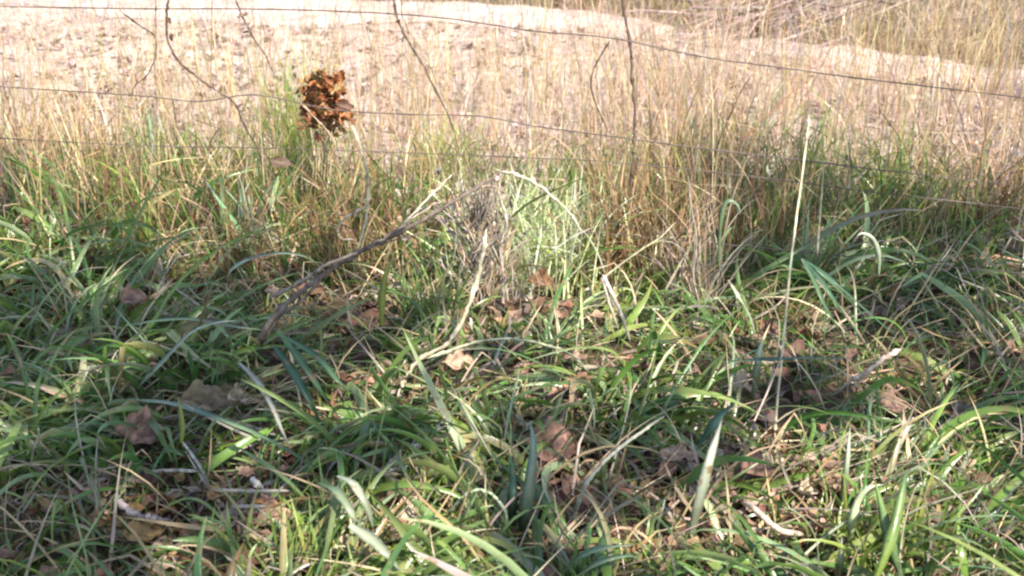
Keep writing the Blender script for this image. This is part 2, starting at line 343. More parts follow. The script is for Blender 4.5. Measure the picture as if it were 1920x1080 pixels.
x, y = scatter(1500, 1.15, 3.1); litter(len(x), x, y, [(.20,.10,.06), (.26,.15,.09), (.14,.08,.05), (.30,.20,.14)], .025, .07, h)
c = G(1380, 930); x = rng.normal(c[0], .22, 260); y = rng.normal(c[1], .10, 260); litter(260, x, y, [(.34,.20,.13), (.26,.15,.09), (.40,.29,.2)], .015, .05, h)
c = G(1045, 920); x = rng.normal(c[0], .055, 120); y = rng.normal(c[1], .13, 120); litter(120, x, y, [(.24,.14,.09), (.17,.10,.065), (.28,.18,.12)], .025, .065, h)
c = G(320, 970); x = rng.normal(c[0], .16, 140); y = rng.normal(c[1], .07, 140); litter(140, x, y, [(.34,.20,.13), (.30,.16,.07), (.40,.29,.2)], .015, .045, h)
tag(h.link('leaf_litter', M_leaf), 'brown dead leaves scattered on the soil under the foreground grass', 'leaf litter', kind='stuff')
h = Heap()
x, y = scatter(3800, 3.1, 6.4, .55, .2); k = ~on_track(x, y) & (rng.random(len(x)) < .35+.8*blob(x, y, 420, 130, .9, 1.2)+.5*blob(x, y, 1450, 60, .6, .5)); x, y = x[k], y[k]
litter(len(x), x, y, [(.46,.36,.30), (.52,.43,.37), (.36,.26,.21), (.28,.19,.15)], .025, .07, h)
tag(h.link('leaf_litter', M_leaf), 'pale pinkish dead leaves strewn on the bright ground beyond the fence', 'leaf litter', kind='stuff')

# ---------------------------------------------------------------- curves: stems, twigs, wires, single blades
def cr_curve(pts, per=8):
    p = np.array(pts, float); p = np.vstack([2*p[0]-p[1], p, 2*p[-1]-p[-2]]); out = []
    for i in range(1, len(p)-2):
        for t in np.linspace(0, 1, per, endpoint=False):
            a, b, c, d = p[i-1:i+3]; out.append(.5*((2*b)+(-a+c)*t+(2*a-5*b+4*c-d)*t*t+(-a+3*b-3*c+d)*t**3))
    out.append(p[-2]); return np.array(out)
def tube(pts, r0, r1, col, sides=7, rough=.15, per=8, seed=1, knots=0):
    r = np.random.default_rng(seed); p = cr_curve(pts, per); n = len(p)
    p[1:-1] += r.normal(0, .25*min(r0, .006)*rough*6, (n-2, 3))
    T = np.gradient(p, axis=0); T /= np.linalg.norm(T, axis=1)[:, None]+1e-9
    ref = np.array([.3, .9, .2]); A = np.cross(T, ref); A /= np.linalg.norm(A, axis=1)[:, None]+1e-9; B = np.cross(T, A)
    if r0 < .03: keep_clear(p[n//8:], 0 if r0 < .003 else 1)
    rad = np.linspace(r0, r1, n)*(1+rough*r.normal(size=n))
    if r0 < .03: rad *= np.minimum(1, .25+np.linspace(0, 1, n)*14)*np.minimum(1, .2+np.linspace(1, 0, n)*9)
    if knots: rad *= 1+.5*(np.sin(np.linspace(0, knots*3.14159, n))**16)
    a = np.linspace(0, 2*np.pi, sides, endpoint=False)
    V = p[:, None]+rad[:, None, None]*(np.cos(a)[None, :, None]*A[:, None]+np.sin(a)[None, :, None]*B[:, None])*(1+rough*.5*r.normal(size=(n, sides, 1)))
    V = V.reshape(-1, 3); i = np.arange(n-1)[:, None]*sides; j = np.arange(sides)[None]; k = (j+1) % sides
    F = np.stack([i+j, i+k, i+k+sides, i+j+sides], -1).reshape(-1, 4)
    V = np.vstack([V, p[0], p[-1]]); e = len(V); jj = np.arange(sides); kk = (jj+1) % sides
    F = np.vstack([F, np.stack([kk, jj, np.full(sides, e-2), np.full(sides, e-2)], 1)[:0]])
    caps = []
    for s_ in range(0, sides-2, 2):              # close both ends with quads
        q = [0, s_+1, min(s_+2, sides-1), min(s_+3, sides-1)]
        if len(set(q)) == 4: caps += [q[::-1], [v+(n-1)*sides for v in q]]
    if caps: F = np.vstack([F, caps])
    V = V[:-2]
    C = np.array(col)[None]*(1+.2*r.normal(size=(n, 1, 1)).repeat(sides, 1).reshape(-1, 1))
    return V, F, np.clip(C, .01, .9)
def ribbon(pts, wmax, col0, col1, facing=None, per=8, taper=2.0, base=.3, fold=.4, tw=.3, seed=0):
    p = cr_curve(pts, per); n = len(p); t = np.linspace(0, 1, n); T = np.gradient(p, axis=0)
    if wmax > .0085: keep_clear(p[int(n*.15):]); T /= np.linalg.norm(T, axis=1)[:, None]+1e-9
    f = np.array([0, -1, .35]) if facing is None else np.array(facing, float)
    A = np.cross(T, f); A /= np.linalg.norm(A, axis=1)[:, None]+1e-9; B = np.cross(A, T)
    th = tw*np.sin(np.linspace(0, 3.5, n)+seed)[:, None]; A, B = A*np.cos(th)+B*np.sin(th), B*np.cos(th)-A*np.sin(th)
    hw = (.5*wmax*np.minimum(1, base+t*2.2)*((1-t**taper)**.9+.02)*(1+.06*np.sin(23*t+seed)+.04*np.sin(51*t)))[:, None]
    V = np.stack([p-A*hw, p-B*hw*fold, p+A*hw, p+B*(.0004-hw*fold*.0)*0-B*(hw*fold-.0)+B*.0006], 1)   # a folded blade with a real underside
    V = V.reshape(-1, 3); i = np.arange(n-1)*4
    F = np.concatenate([np.stack([i+a, i+b, i+b+4, i+a+4], 1) for a, b in ((0, 1), (1, 2), (2, 3), (3, 0))])
    tt = t[:, None, None]; C = np.array(col0)*(1-tt)+np.array(col1)*tt; C = np.repeat(C, 4, 1).reshape(-1, 3)
    return V, F, C
def GP(pts): return [G(*q) for q in pts]         # (photo x, photo y, height above ground)
def YP(pts, Y): return [P(a, b, Y if not isinstance(Y, (tuple, list)) else np.interp(b, *Y)) for a, b in pts]


# ---- wire fence
FX = lambda px: 2.82-(px-240)/1440*.34
wires = [('wire', [(-600,2),(-200,8),(240,16),(480,17),(700,24),(850,36),(1000,58),(1150,72),(1320,107),(1430,122),(1560,140),(1680,155),(2100,205),(2600,262)], .0017),
         ('wire', [(-600,128),(-200,150),(240,178),(370,190),(480,178),(620,205),(760,214),(900,218),(1000,236),(1150,256),(1300,276),(1500,300),(1680,322),(2100,370),(2600,428)], .0016),
         ('wire', [(-600,235),(-200,248),(240,272),(500,278),(800,288),(1040,298),(1150,304),(1400,330),(1680,365),(2100,412),(2600,470)], .0013),
         ('wire', [(-600,352),(-200,364),(240,385),(600,400),(960,425),(1100,435),(1400,462),(1680,490),(2100,530),(2600,590)], .0014)]
fen = tag(empty('wire_fence', (0, 2.65, 0)), 'thin dark sagging wires of a low stock fence crossing between green grass and pale field', 'fence')
wend = {}
for i, (nm, pts, r) in enumerate(wires):
    w3 = [P(a, b, FX(a)) for a, b in pts]; w3 = w3[1:-1]; wend[i] = (w3[0], w3[-1])
    link(nm, *tube(w3, r, r, (.10,.075,.06), 6, .12, 10, i), M_wire, fen)
for s in (0, 1):                                  # posts hold the wires just outside the photograph
    q = wend[0][s]; x0, y0 = q[0], q[1]+.045; bs = []
    link('post', *tube([(x0, y0, -.3), (x0+.004, y0, .1), (x0-.004, y0+.003, .45), (x0, y0, .82)], .045, .04, (.26,.21,.17), 12, .04, 6, 40+s), M_bark, fen)

# ---- bent dead branch: the main subject
D1 = (.125,.095,.075); D2 = (.25,.195,.15); PALE = (.52,.44,.33)
br = tag(empty('fallen_branch', G(500, 640)), 'long grey brown dead branch leaning up from the left grass to the centre', 'branch')
main = [G(490,650,.03), G(500,615,.07), G(540,568,.11), G(600,520,.15), G(660,480,.18), G(740,440,.22), G(800,408,.25), G(870,366,.28), G(938,326,.31)]
keep_clear(cr_curve(main, 10), 2); keep_clear(cr_curve(main[:4], 10), 3)
link('stem', *tube(main, .0060, .0038, D1, 8, .07, 10, 3, 7), M_bark, br)
side = [G(505,560,.11), G(560,530,.14), G(620,492,.18), G(680,470,.19), G(735,437,.23), G(790,398,.26), G(835,372,.28)]
link('twig', *tube(side, .0045, .002, D2, 7, .2, 8, 4), M_bark, br)
link('twig', *tube([G(740,440,.22), G(775,400,.26), G(825,350,.30), G(850,325,.32)], .0028, .0012, PALE, 6, .2, 8, 5), M_bark, br)
link('twig', *tube([G(600,520,.155), G(570,560,.12), G(520,600,.08), G(495,640,.05)], .0035, .002, D1, 6, .2, 8, 6), M_bark, br)
link('twig', *tube([G(650,486,.175), G(700,462,.20), G(760,445,.21), G(815,432,.22)], .0028, .0012, D1, 6, .2, 8, 7), M_bark, br)
link('twig', *tube([G(870,366,.28), G(905,350,.29), G(930,352,.28), G(960,372,.26)], .003, .0012, D2, 6, .2, 8, 8), M_bark, br)

dp = tag(empty('dead_plant', G(920, 610)), 'withered plant of matted grey stems upright in the centre with a bent tip', 'dead plant')
Y0 = G(920, 600)[1]+.05
link('stem', *tube(YP([(925,640),(915,560),(912,480),(920,410),(924,350),(938,322)], Y0), .006, .004, (.42,.34,.27), 8, .2, 10, 11, 6), M_bark, dp)
link('stem', *tube(YP([(938,322),(965,326),(1000,342),(1040,372),(1075,408),(1090,440)], Y0), .004, .0018, PALE, 7, .15, 8, 12), M_bark, dp)
link('stem', *tube(YP([(905,600),(888,540),(890,470),(905,400),(922,340)], Y0+.02), .0045, .003, (.20,.14,.11), 7, .2, 8, 13), M_bark, dp)
link('stem', *tube(YP([(940,600),(945,530),(938,470),(950,420),(936,360),(940,325)], Y0-.02), .004, .0025, (.38,.30,.25), 7, .2, 8, 14), M_bark, dp)
h = Heap()
keep_clear(YP([(912, q) for q in range(350, 560, 6)], Y0-.02), 2)
for k in range(360):                              # matted thin strands hanging on the stems
    px, py = rng.normal(906, 20), rng.uniform(380, 620); px += rng.normal(0, .14)*max(0, py-430); l = rng.uniform(25, 110); px += (py-480)*.04
    sx_ = rng.normal(0, 28)
    q = YP([(px, py), (px+sx_*.5+rng.normal(0, 6), py-l*.5), (px+sx_, py-l)], Y0+rng.normal(0, .025))
    h.add(*ribbon(q, rng.uniform(.003, .008), *rc(2, GREY+DRY[:3]+[(.50,.42,.35), (.56,.47,.40)]), per=4, tw=1.2, seed=k, base=.4))
tag(h.link('withered_foliage', M_dry, dp), kind='stuff')
h = Heap()
for k in range(80):
    c_ = P(rng.normal(885, 48), rng.normal(400, 35), Y0+.06+rng.normal(0, .03)); h.add(*leaf_mesh(c_, rng.uniform(.012, .035), rng.uniform(0, 6), rng.normal(0, 1), rng.normal(0, 1), rc(1, GREY+DRY[:1]+[(.45,.38,.31)])[0], 1, .5, 4, 2, .1, k))
tag(h.link('withered_leaves', M_leaf, dp), kind='stuff')

# ---- dark climbing stems and pale vines
def stems(name, label, cat, pts, r0, r1, col, mat=M_bark, group=None, seed=0, leaves=0, lc=None):
    V, F, C = tube(pts, r0, r1, col, 7, .15, 8, seed, 5) if mat is M_bark else tube(pts, r0, r1, col, 7, .05, 10, seed, 0)
    if not leaves: return tag(link(name, V, F, C, mat), label, cat, group)
    e_ = tag(empty(name, pts[0]), label, cat, group); link('stem', V, F, C, mat, e_)
    for k in range(leaves):
        q = np.array(pts[min(len(pts)-1, 1+k % len(pts))])+rng.normal(0, .006, 3)
        link('leaf', *leaf_mesh(q, rng.uniform(.015, .03), rng.uniform(0, 6), rng.normal(0, .7), rng.normal(0, .7), lc or (.2,.12,.07), .8, .5, 6, 4, .1, seed*9+k), M_leaf, e_)
    return e_
DK = (.085,.055,.042)
stems('climbing_stem', 'dark stem curving down from the top wire to the left end of the second wire', 'stem', YP([(316,-10),(312,40),(316,80),(338,118),(375,148),(412,174)], 2.80), .0028, .0022, DK, seed=21, leaves=2)
stems('climbing_stem', 'dark stem dropping from the second wire toward the grass at left', 'stem', YP([(412,174),(440,194),(456,232),(480,272),(492,310)], 2.78), .0022, .0016, DK, seed=22, leaves=1)
stems('climbing_stem', 'thin dark hooked stem at the upper left corner above the second wire', 'stem', YP([(225,20),(262,48),(290,68),(292,104),(276,140),(252,162),(244,190)], 2.84), .0017, .0012, DK, seed=23)
stems('climbing_stem', 'slanting dark stem hanging from the top wire left of the rusty clump', 'stem', YP([(440,-5),(452,24),(470,62),(498,104),(516,146)], 2.80), .0022, .0015, (.14,.1,.07), seed=24, leaves=2)
stems('climbing_stem', 'long dark stem slanting down through both upper wires left of centre', 'stem', YP([(736,-10),(744,30),(762,72),(790,116),(815,166),(842,218),(856,262)], 2.75), .0026, .0018, (.12,.085,.06), seed=25, leaves=2)
stems('climbing_stem', 'paler thin stem running beside the long slanting dark stem', 'stem', YP([(752,-10),(758,40),(800,112),(818,150),(838,196)], 2.77), .0014, .001, (.25,.19,.14), seed=26)
stems('climbing_stem', 'tall thick upright dark stem crossing the top wire right of centre', 'stem', YP([(1166,-20),(1174,40),(1182,90),(1186,150),(1190,210),(1188,285),(1180,380)], 2.62), .0034, .0026, (.13,.09,.065), seed=27)
stems('climbing_stem', 'thin dark bowed stem spanning the two upper wires right of centre', 'stem', YP([(1144,76),(1130,98),(1112,134),(1109,168),(1122,206),(1142,250)], 2.60), .0019, .0014, DK, seed=28)
stems('climbing_stem', 'thin upright dark stem close to the left edge of the fence', 'stem', YP([(292,-10),(292,60),(290,130),(293,200),(291,290)], 2.81), .0014, .0012, (.2,.14,.1), seed=29)
stems('climbing_stem', 'thin straight brown stem crossing the top wire near a leafless gap at left', 'stem', YP([(398,-10),(397,60),(396,120),(394,175)], 2.82), .0012, .001, (.24,.17,.12), seed=30)
stems('climbing_stem', 'forked brown stem below the rusty clump leaning right', 'stem', YP([(560,190),(595,225),(625,262),(632,300),(648,335)], 2.74), .002, .0018, (.30,.22,.15), seed=31)
stems('climbing_stem', 'brown stem leaning left behind the dead branch to meet the forked stem', 'stem', YP([(680,100),(684,180),(668,250),(645,300),(632,318)], 2.76), .0014, .0014, (.36,.28,.2), seed=32)
stems('vine', 'pale yellowish vine looping down onto the dead branch left of centre', 'vine', YP([(660,235),(678,285),(690,340),(688,400),(678,445),(668,470)], 2.5), .0034, .0026, (.50,.43,.28), seed=33)
stems('vine', 'small pale vine hook beside the looping yellowish vine', 'vine', YP([(686,388),(655,404),(636,424),(638,446),(668,450)], 2.48), .0026, .0018, (.42,.33,.24), seed=34)
stems('vine', 'thick pale curved stem sweeping from the dead plant down to the brown leaf', 'vine', [G(912,430,.22), G(905,480,.18), G(890,540,.13), G(868,600,.09), G(835,645,.06), G(790,672,.04), G(762,705,.03), G(745,745,.02)], .0042, .0034, (.36,.31,.20), seed=35)
stems('vine', 'pale olive stem arching right over the shaded grass below centre', 'vine', [G(800,672,.05), G(850,655,.06), G(900,640,.07), G(960,636,.07), G(1020,646,.06), G(1070,664,.05), G(1105,700,.02)], .003, .002, (.32,.32,.2), seed=36)
stems('vine', 'thin pale bowed stem arching above the straw at lower centre', 'vine', [G(832,975,.01), G(862,938,.05), G(895,918,.07), G(928,932,.07), G(948,962,.05), G(950,1000,.02)], .0024, .0016, (.34,.38,.24), seed=37)

# ---- single straws
straw = M_dry
stems('straw', 'tall straight pale straw standing in front of the right side of the fence', 'straw', YP([(1452,830),(1456,770),(1468,650),(1480,520),(1492,420),(1505,320),(1514,250),(1517,215)], (( 215, 830), (2.05, G(1452,830)[1]))), .0026, .0015, (.78,.68,.46), straw, seed=41)
keep_clear([P(a_, b_, 2.02) for a_, b_ in zip(np.linspace(1453, 1514, 90), np.linspace(800, 250, 90))], 1)
stems('straw', 'short pale straw leaning beside the tall straight straw', 'straw', YP([(1532,480),(1536,420),(1541,360),(1545,300)], 2.45), .0026, .0015, (.55,.47,.34), straw, seed=42)
stems('straw', 'pale straw slanting down from a green blade tip at lower right of centre', 'straw', [G(1072,1000,.0), G(1082,950,.03), G(1104,900,.07), G(1150,850,.1), G(1200,812,.12), G(1246,780,.14)], .0042, .0022, (.46,.44,.33), straw, seed=43)
stems('straw', 'pale seeding straw reaching up right beside the brown dry grass', 'straw', [G(1128,524,.1), G(1165,495,.13), G(1200,470,.16), G(1238,445,.19), G(1268,415,.22)], .0028, .0014, (.48,.42,.27), straw, seed=44)
stems('straw', 'white straw lying short and flat at the lower left', 'straw', [G(270,886,.02), G(320,882,.02), G(372,884,.02)], .0034, .003, (.5,.46,.38), straw, seed=45)
stems('straw', 'pale straw crossing the white flat straw at the lower left', 'straw', [G(396,925,.01), G(380,885,.04), G(358,850,.05), G(340,826,.06)], .003, .0022, (.5,.46,.38), straw, seed=46)
stems('straw', 'long grey straw lying flat above the reddish leaf at bottom left', 'straw', [G(400,919,.03), G(470,921,.03), G(545,920,.03)], .0032, .0026, (.42,.38,.32), straw, seed=47)
stems('straw', 'pale straw lying flat just under the long grey straw', 'straw', [G(432,950,.03), G(500,949,.03)], .003, .0026, (.5,.42,.34), straw, seed=48)
stems('straw', 'crooked pale pinkish root lying on the litter at bottom right', 'root', [G(1388,938,.02), G(1415,955,.035), G(1445,982,.03), G(1470,997,.025), G(1510,1002,.01)], .0042, .0052, (.60,.48,.38), straw, seed=49)
stems('stick', 'crooked brown stick rising at the far right edge above the reddish leaf', 'stick', [G(1690,655,.10), G(1662,668,.09), G(1636,690,.07), G(1600,712,.04), G(1560,742,.01)], .0048, .0028, (.42,.32,.25), seed=50)
stems('stick', 'grey stick poking in from the left edge above the orange litter', 'stick', [G(215,935,.02), G(250,962,.03), G(285,972,.02), G(322,976,.01)], .005, .0035, (.34,.28,.25), seed=51)
stems('stick', 'short pale stick leaning at the lower left beside the crossed straws', 'stick', [G(474,898,.03), G(484,910,.03), G(496,922,.01)], .0042, .003, (.62,.55,.45), seed=52)
stems('straw', 'thin bleached straw leaning right beside the lower right green tuft', 'straw', YP([(1128,520),(1140,560),(1160,620)], 2.2), .003, .002, (.55,.48,.38), straw, seed=53)
stems('straw', 'whitish straw slanting between brown dry grass and green blades right of centre', 'straw', [G(1130,515,.16), G(1150,555,.12), G(1165,590,.08), G(1182,640,.03)], .0042, .003, (.58,.5,.42), straw, seed=54)
stems('straw', 'bleached stalk bending through the tangle left of the tall straw', 'straw', YP([(1290,330),(1296,390),(1306,450),(1300,520),(1310,570),(1302,620)], 2.35), .0022, .0016, (.42,.34,.26), straw, seed=55)

# ---- single broad blades
def blade(label, pts, wmax, c0, c1, facing=None, **k):
    return tag(link('strap_leaf', *ribbon(pts, wmax*1.25, c0, c1, facing, **k), M_grass), label, 'grass blade')
g1, g2, g3, pg, py_, wh = (.08,.16,.07), (.07,.14,.08), (.13,.22,.09), (.26,.32,.2), (.34,.38,.08), (.56,.58,.40)  # wh whitens single blades, with sun highlights put into their colour
blade('pale arching blade curving over a dark hollow at left', [G(424,540,.05), G(432,508,.1), G(470,484,.13), G(530,474,.14), G(575,482,.13), G(604,502,.1)], .011, wh, g3, (0,-.6,1))
blade('long pale blade sweeping from the left edge up to the right', [G(236,760,.0), G(262,722,.04), G(310,672,.08), G(360,622,.11), G(410,604,.11), G(448,602,.1)], .010, pg, wh, (0,-.6,1), base=.5)
blade('pale grey blade falling steeply right at left of centre', [G(448,680,.14), G(480,712,.12), G(508,758,.08), G(528,805,.04), G(548,850,.01)], .010, (.42,.42,.34), (.36,.36,.3), (0,-.6,1))
blade('broad horizontal green blade lying across the right side', [G(1358,678,.09), G(1440,673,.11), G(1520,671,.11), G(1608,672,.09)], .011, g1, g3, (0,-.3,1))
for i_, (a, b, l) in enumerate([((1640,610), (1575,545), 'uppermost dark green blade fanning right from the tuft at right'), ((1625,650), (1570,570), 'longest green blade fanning down right from the tuft at right'), ((1600,665), (1548,575), 'lowest green blade fanning down from the tuft at right'), ((1690,640), (1600,560), 'blue green blade fanning to the right edge from the tuft')]):
    blade(l, [G(1502,485,.2), G((1502+b[0])/2, (485+b[1])/2-6, .18), G(*b, .14), G(*a, .04)], .013-.001*i_, g2 if i_ % 2 else g3, g1, (0,-.6,1))
blade('bright white curled blade tip near the right edge', YP([(1648,515),(1648,480),(1638,450),(1620,438),(1606,442)], 2.2), .009, pg, (.6,.62,.5), (0,-1,.6))
blade('pale hooked blade curling over at right of the dry grass', YP([(1348,500),(1350,430),(1356,390),(1368,376),(1382,384),(1390,402)], 2.4), .010, g3, pg, (0,-1,.6))
blade('shiny pale blade standing upright left of the tall straw', [G(1412,745,.02), G(1418,700,.07), G(1424,660,.11), G(1432,632,.13)], .013, pg, wh)
blade('yellow green upright blade left of centre above the shaded grass', YP([(716,610),(716,560),(722,520),(734,484)], 2.05), .014, py_, (.42,.44,.14), seed=1)
blade('small yellow green blade standing at the left above the crossed straws', YP([(340,830),(342,800),(338,770),(334,742)], 1.62), .010, py_, (.42,.44,.2))
blade('bright arched white green blade at bottom left of centre', [G(598,905,.07), G(628,918,.1), G(650,945,.1), G(664,975,.08), G(668,1010,.03)], .014, g3, wh, (0,-.5,1))
blade('second arched shiny blade beside the bright one at bottom left', [G(632,892,.09), G(660,905,.11), G(684,940,.1), G(698,980,.06), G(706,1005,.03)], .012, wh, pg, (0,-.5,1))
blade('broad bright blade running down right at the bottom left of centre', [G(655,985,.08), G(690,1005,.08), G(722,1035,.07), G(752,1072,.04)], .018, wh, pg, (0,-.5,1))
blade('broad grey green blade standing upright at lower centre', [G(975,1020,.0), G(985,960,.05), G(996,890,.11), G(1000,830,.15), G(994,790,.17)], .017, (.16,.22,.15), (.22,.28,.2), seed=2)
blade('dark green blade standing beside the broad grey green one', [G(962,1010,.0), G(960,940,.06), G(962,890,.09), G(956,850,.11)], .013, g2, g1)
blade('wide pale blade slanting upright at lower right', [G(1290,1030,.0), G(1306,960,.05), G(1326,880,.12), G(1340,830,.15), G(1354,785,.18)], .016, (.26,.30,.18), (.62,.62,.5), seed=4)
blade('slender pale blade standing at the lower right corner region', [G(1576,970,.0), G(1584,900,.05), G(1590,850,.09), G(1594,798,.12)], .009, g3, wh)
blade('bright bent blade hooking over at the bottom right corner', [G(1590,1050,.0), G(1596,990,.05), G(1608,940,.09), G(1628,916,.11), G(1656,908,.11)], .011, (.52,.58,.3), (.6,.64,.42), (0,-1,.5))
blade('white straw coloured blade stub upright at the bottom right', [G(1574,1095,.0), G(1576,1050,.03), G(1578,1005,.06)], .009, wh, (.6,.55,.42))
blade('broad bright green blade rising at the far bottom right corner', [G(1690,1080,.03), G(1668,1020,.08), G(1655,960,.12), G(1640,900,.16)], .015, g3, (.2,.3,.08))
blade('broad yellow green blade crossing the far bottom right corner', [G(1640,1095,.04), G(1670,1010,.1), G(1690,930,.14), G(1700,880,.16)], .014, (.24,.32,.06), g3)
blade('pale green blade arching low at the bottom right of centre', [G(1050,1075,.02), G(1090,1042,.05), G(1135,1026,.06), G(1190,1022,.05)], .010, (.2,.32,.14), pg, (0,-.5,1))
blade('second low pale green blade just below the arching one', [G(1075,1085,.02), G(1120,1055,.04), G(1170,1042,.05), G(1205,1046,.04)], .009, pg, (.2,.32,.14), (0,-.5,1))
blade('green blade fanning down right in the shade left of centre', [G(520,620,.15), G(560,670,.13), G(600,730,.08), G(640,790,.02)], .014, g3, g1, (0,-.5,1))
blade('second green blade fanning down right in the shade', [G(515,650,.13), G(545,690,.12), G(580,750,.08), G(605,800,.03)], .015, g1, g2, (0,-.5,1))
blade('third green blade fanning right along the shaded slope', [G(520,625,.15), G(590,665,.13), G(640,720,.1), G(690,760,.03)], .012, g1, g3, (0,-.5,1))
blade('long dark green blade lying from the left toward the centre bottom', [G(240,748,.05), G(330,758,.08), G(430,792,.09), G(500,822,.07), G(600,880,.05)], .011, pg, g1, (0,-.5,1))
blade('broad blue green blade lying at right below the tall straw', [G(1305,840,.02), G(1330,805,.05), G(1350,780,.07), G(1378,755,.08)], .018, (.14,.26,.16), g2, (0,-.5,1))
blade('light green blade lying flat over the grass at left middle', [G(240,610,.05), G(300,600,.08), G(360,598,.09), G(440,612,.08), G(520,622,.05)], .010, g1, pg, (0,-.5,1))
blade('pale blade slanting down in the right middle shade', [G(1365,525,.14), G(1385,555,.12), G(1405,590,.08), G(1420,640,.03)], .010, wh, pg, (0,-.5,1))

# ---- distinct tufts
def tuft(label, px, py, n, L0, L1, pal, w0=.003, w1=.006, spread=.4, rad=.03, bend=1.0, mat=M_grass, name='grass_tuft', cat='grass tuft'):
    c = G(px, py); x = c[0]+rng.normal(0, rad, n); y = c[1]+rng.normal(0, rad, n)
    return tag(link(name, *blades(root(x, y), rng.uniform(L0, L1, n), rng.uniform(w0, w1, n), rng.uniform(0, 6.28, n), np.abs(rng.normal(0, spread, n)), rng.uniform(0, bend, n)*1.6, rc(n, pal), rc(n, pal)*1.15, 8, True, .2, .5, 1.5), mat), label, cat)
tuft('bright yellow green tuft at the left end of the fence', 310, 350, 70, .12, .26, LIME+GREEN[:2])
tuft('yellow green tuft around the stalks of the rusty clump', 590, 345, 60, .22, .46, LIME+[(.36,.33,.12)], .002, .004, .2, .03, .4)
tuft('lime green tuft left of the rusty clump', 553, 318, 90, .22, .42, LIME, rad=.022, bend=.3)
tuft('broad lime tuft in the dry grass left of centre behind the second wire', 830, 340, 150, .12, .26, LIME+[(.32,.33,.12)], rad=.06)
tuft('bright green tuft under the third wire right of centre', 1105, 400, 90, .12, .24, LIME+[(.2,.36,.08)], rad=.035, bend=.5)
tuft('yellow green tuft right of the upright dark stem', 1270, 350, 70, .12, .26, LIME, rad=.03)
tuft('deep green tuft at right in the brown dry grass', 1480, 390, 120, .14, .30, GREEN+LIME[2:], rad=.06)
tuft('olive tuft at the far right edge of the dry grass', 1660, 400, 120, .14, .30, GREEN+LIME, rad=.06)
tuft('sunlit lime green tuft in the centre beside the withered plant', 1015, 515, 700, .10, .30, [(.48,.56,.24), (.60,.64,.38), (.36,.46,.16), (.64,.62,.48)], rad=.10, bend=.9)  # palette lightened beyond the other tufts: the sun patch is put into the colour
for u_ in range(955, 1085, 12):
    keep_clear(YP([(u_, q) for q in range(370, 540, 12)], 2.62), 1)
tuft('radiating tuft with yellowish leaves at right', 1425, 540, 70, .08, .17, LIME+GREEN, spread=.9, rad=.008)
tuft('spreading green tuft around the tall straw at right', 1505, 560, 90, .10, .24, GREEN+PALEG, .005, .010, .8, .012)
tuft('glossy green tuft in the middle left beside the yellow blade', 810, 610, 130, .10, .22, [(.14,.25,.06), (.11,.18,.05), (.2,.26,.08), (.34,.27,.15)], .004, .008, .7, .05)
tuft('straw centred tuft at bottom left of centre', 895, 1060, 70, .05, .15, DRY[:2]+PALEG+LIME[:1], .005, .010, .9, .02)
tuft('green tuft spreading at the bottom left corner of the grass', 560, 1060, 100, .06, .16, LIME+GREEN+PALEG, .003, .007, .7, .05)
tuft('fresh green tuft at the bottom right beside the bright hooked blade', 1650, 1060, 70, .08, .2, LIME+[(.12,.25,.06)], .005, .010, .6, .04)
tuft('dense brown dead tuft right of centre under the fence', 1190, 530, 330, .14, .36, BROWN+DRY[:1], .003, .007, .35, .08, .8, M_dry, 'dead_grass_tuft', 'dead grass tuft')
tuft('tangled grey dead tuft between the brown tuft and the tall straw', 1300, 585, 90, .12, .36, GREY+DRY[:1], .002, .004, .3, .04, .9, M_dry, 'dead_grass_tuft', 'dead grass tuft')
tuft('thin dead tuft with tall wispy stalks above the rusty clump', 605, 350, 60, .3, .62, DRY+LIME[:1], .002, .0035, .14, .02, .25, M_dry, 'dead_grass_tuft', 'dead grass tuft')

tuft('cluster of broad whitish green blades below the left end of the fence', 462, 470, 30, .13, .24, [(.58,.64,.48), (.30,.42,.24)], .009, .015, .3, .022, .5)
tuft('pale whitish green broad blades at the upper left in the dry grass', 312, 370, 22, .18, .30, [(.58,.62,.44), (.28,.40,.16)], .009, .014, .25, .02, .4)
tuft('low dark brown weed patch behind the looping pale vine', 700, 450, 120, .08, .2, BROWN, .003, .007, .6, .05, .8, M_dry, 'dead_grass_tuft', 'dead grass tuft')
# ---- rusty clump on the fence line
rp = tag(empty('rusty_plant', P(600, 300, 2.98)), 'rust brown clump of dead foliage on thin stalks behind the wires at upper left', 'dead plant')
h = Heap()
for k in range(360):
    a, b = rng.uniform(-1, 1)+rng.normal(0, .4), rng.uniform(-1, 1)+rng.normal(0, .3); px = 602+a*24+6*b*b+14*(b > .1)*(a > 0); py = 192+b*44+8*np.sin(a*4); px += (rng.integers(0, 5)-2)*5
    c_ = P(px, py, 2.98+rng.normal(0, .03)); h.add(*leaf_mesh(c_, rng.uniform(.012, .036), rng.uniform(0, 6), rng.normal(.2, .8), rng.normal(0, 1.3), rc(1, [(.36,.145,.05), (.28,.10,.035), (.40,.19,.07), (.20,.075,.03), (.32,.22,.08)])[0], rng.uniform(.6, 1.8), rng.uniform(.35, .75), 5, 3, .25, k))
tag(h.link('rusty_foliage', M_leaf, rp), kind='stuff')
for a, b, c_ in ((600, 585, 560), (612, 640, 665), (606, 610, 600), (596, 560, 540), (618, 655, 690), (590, 570, 575), (622, 628, 640)):
    link('stalk', *tube(YP([(a-4, 345), (a, 250), (a, 170), ((a+b)/2, 90), (b, 20), (c_, -40)], 2.98), .0018, .0009, (.40,.31,.19), 5, .12, 8, a), M_bark, rp)
tag(link('dead_leaf', *leaf_mesh(P(645, 200, 2.9), .05, .3, .2, 1.0, (.10,.05,.03), 1.2, .6), M_leaf), 'dark curled leaf hanging at the right of the rusty clump', 'leaf')
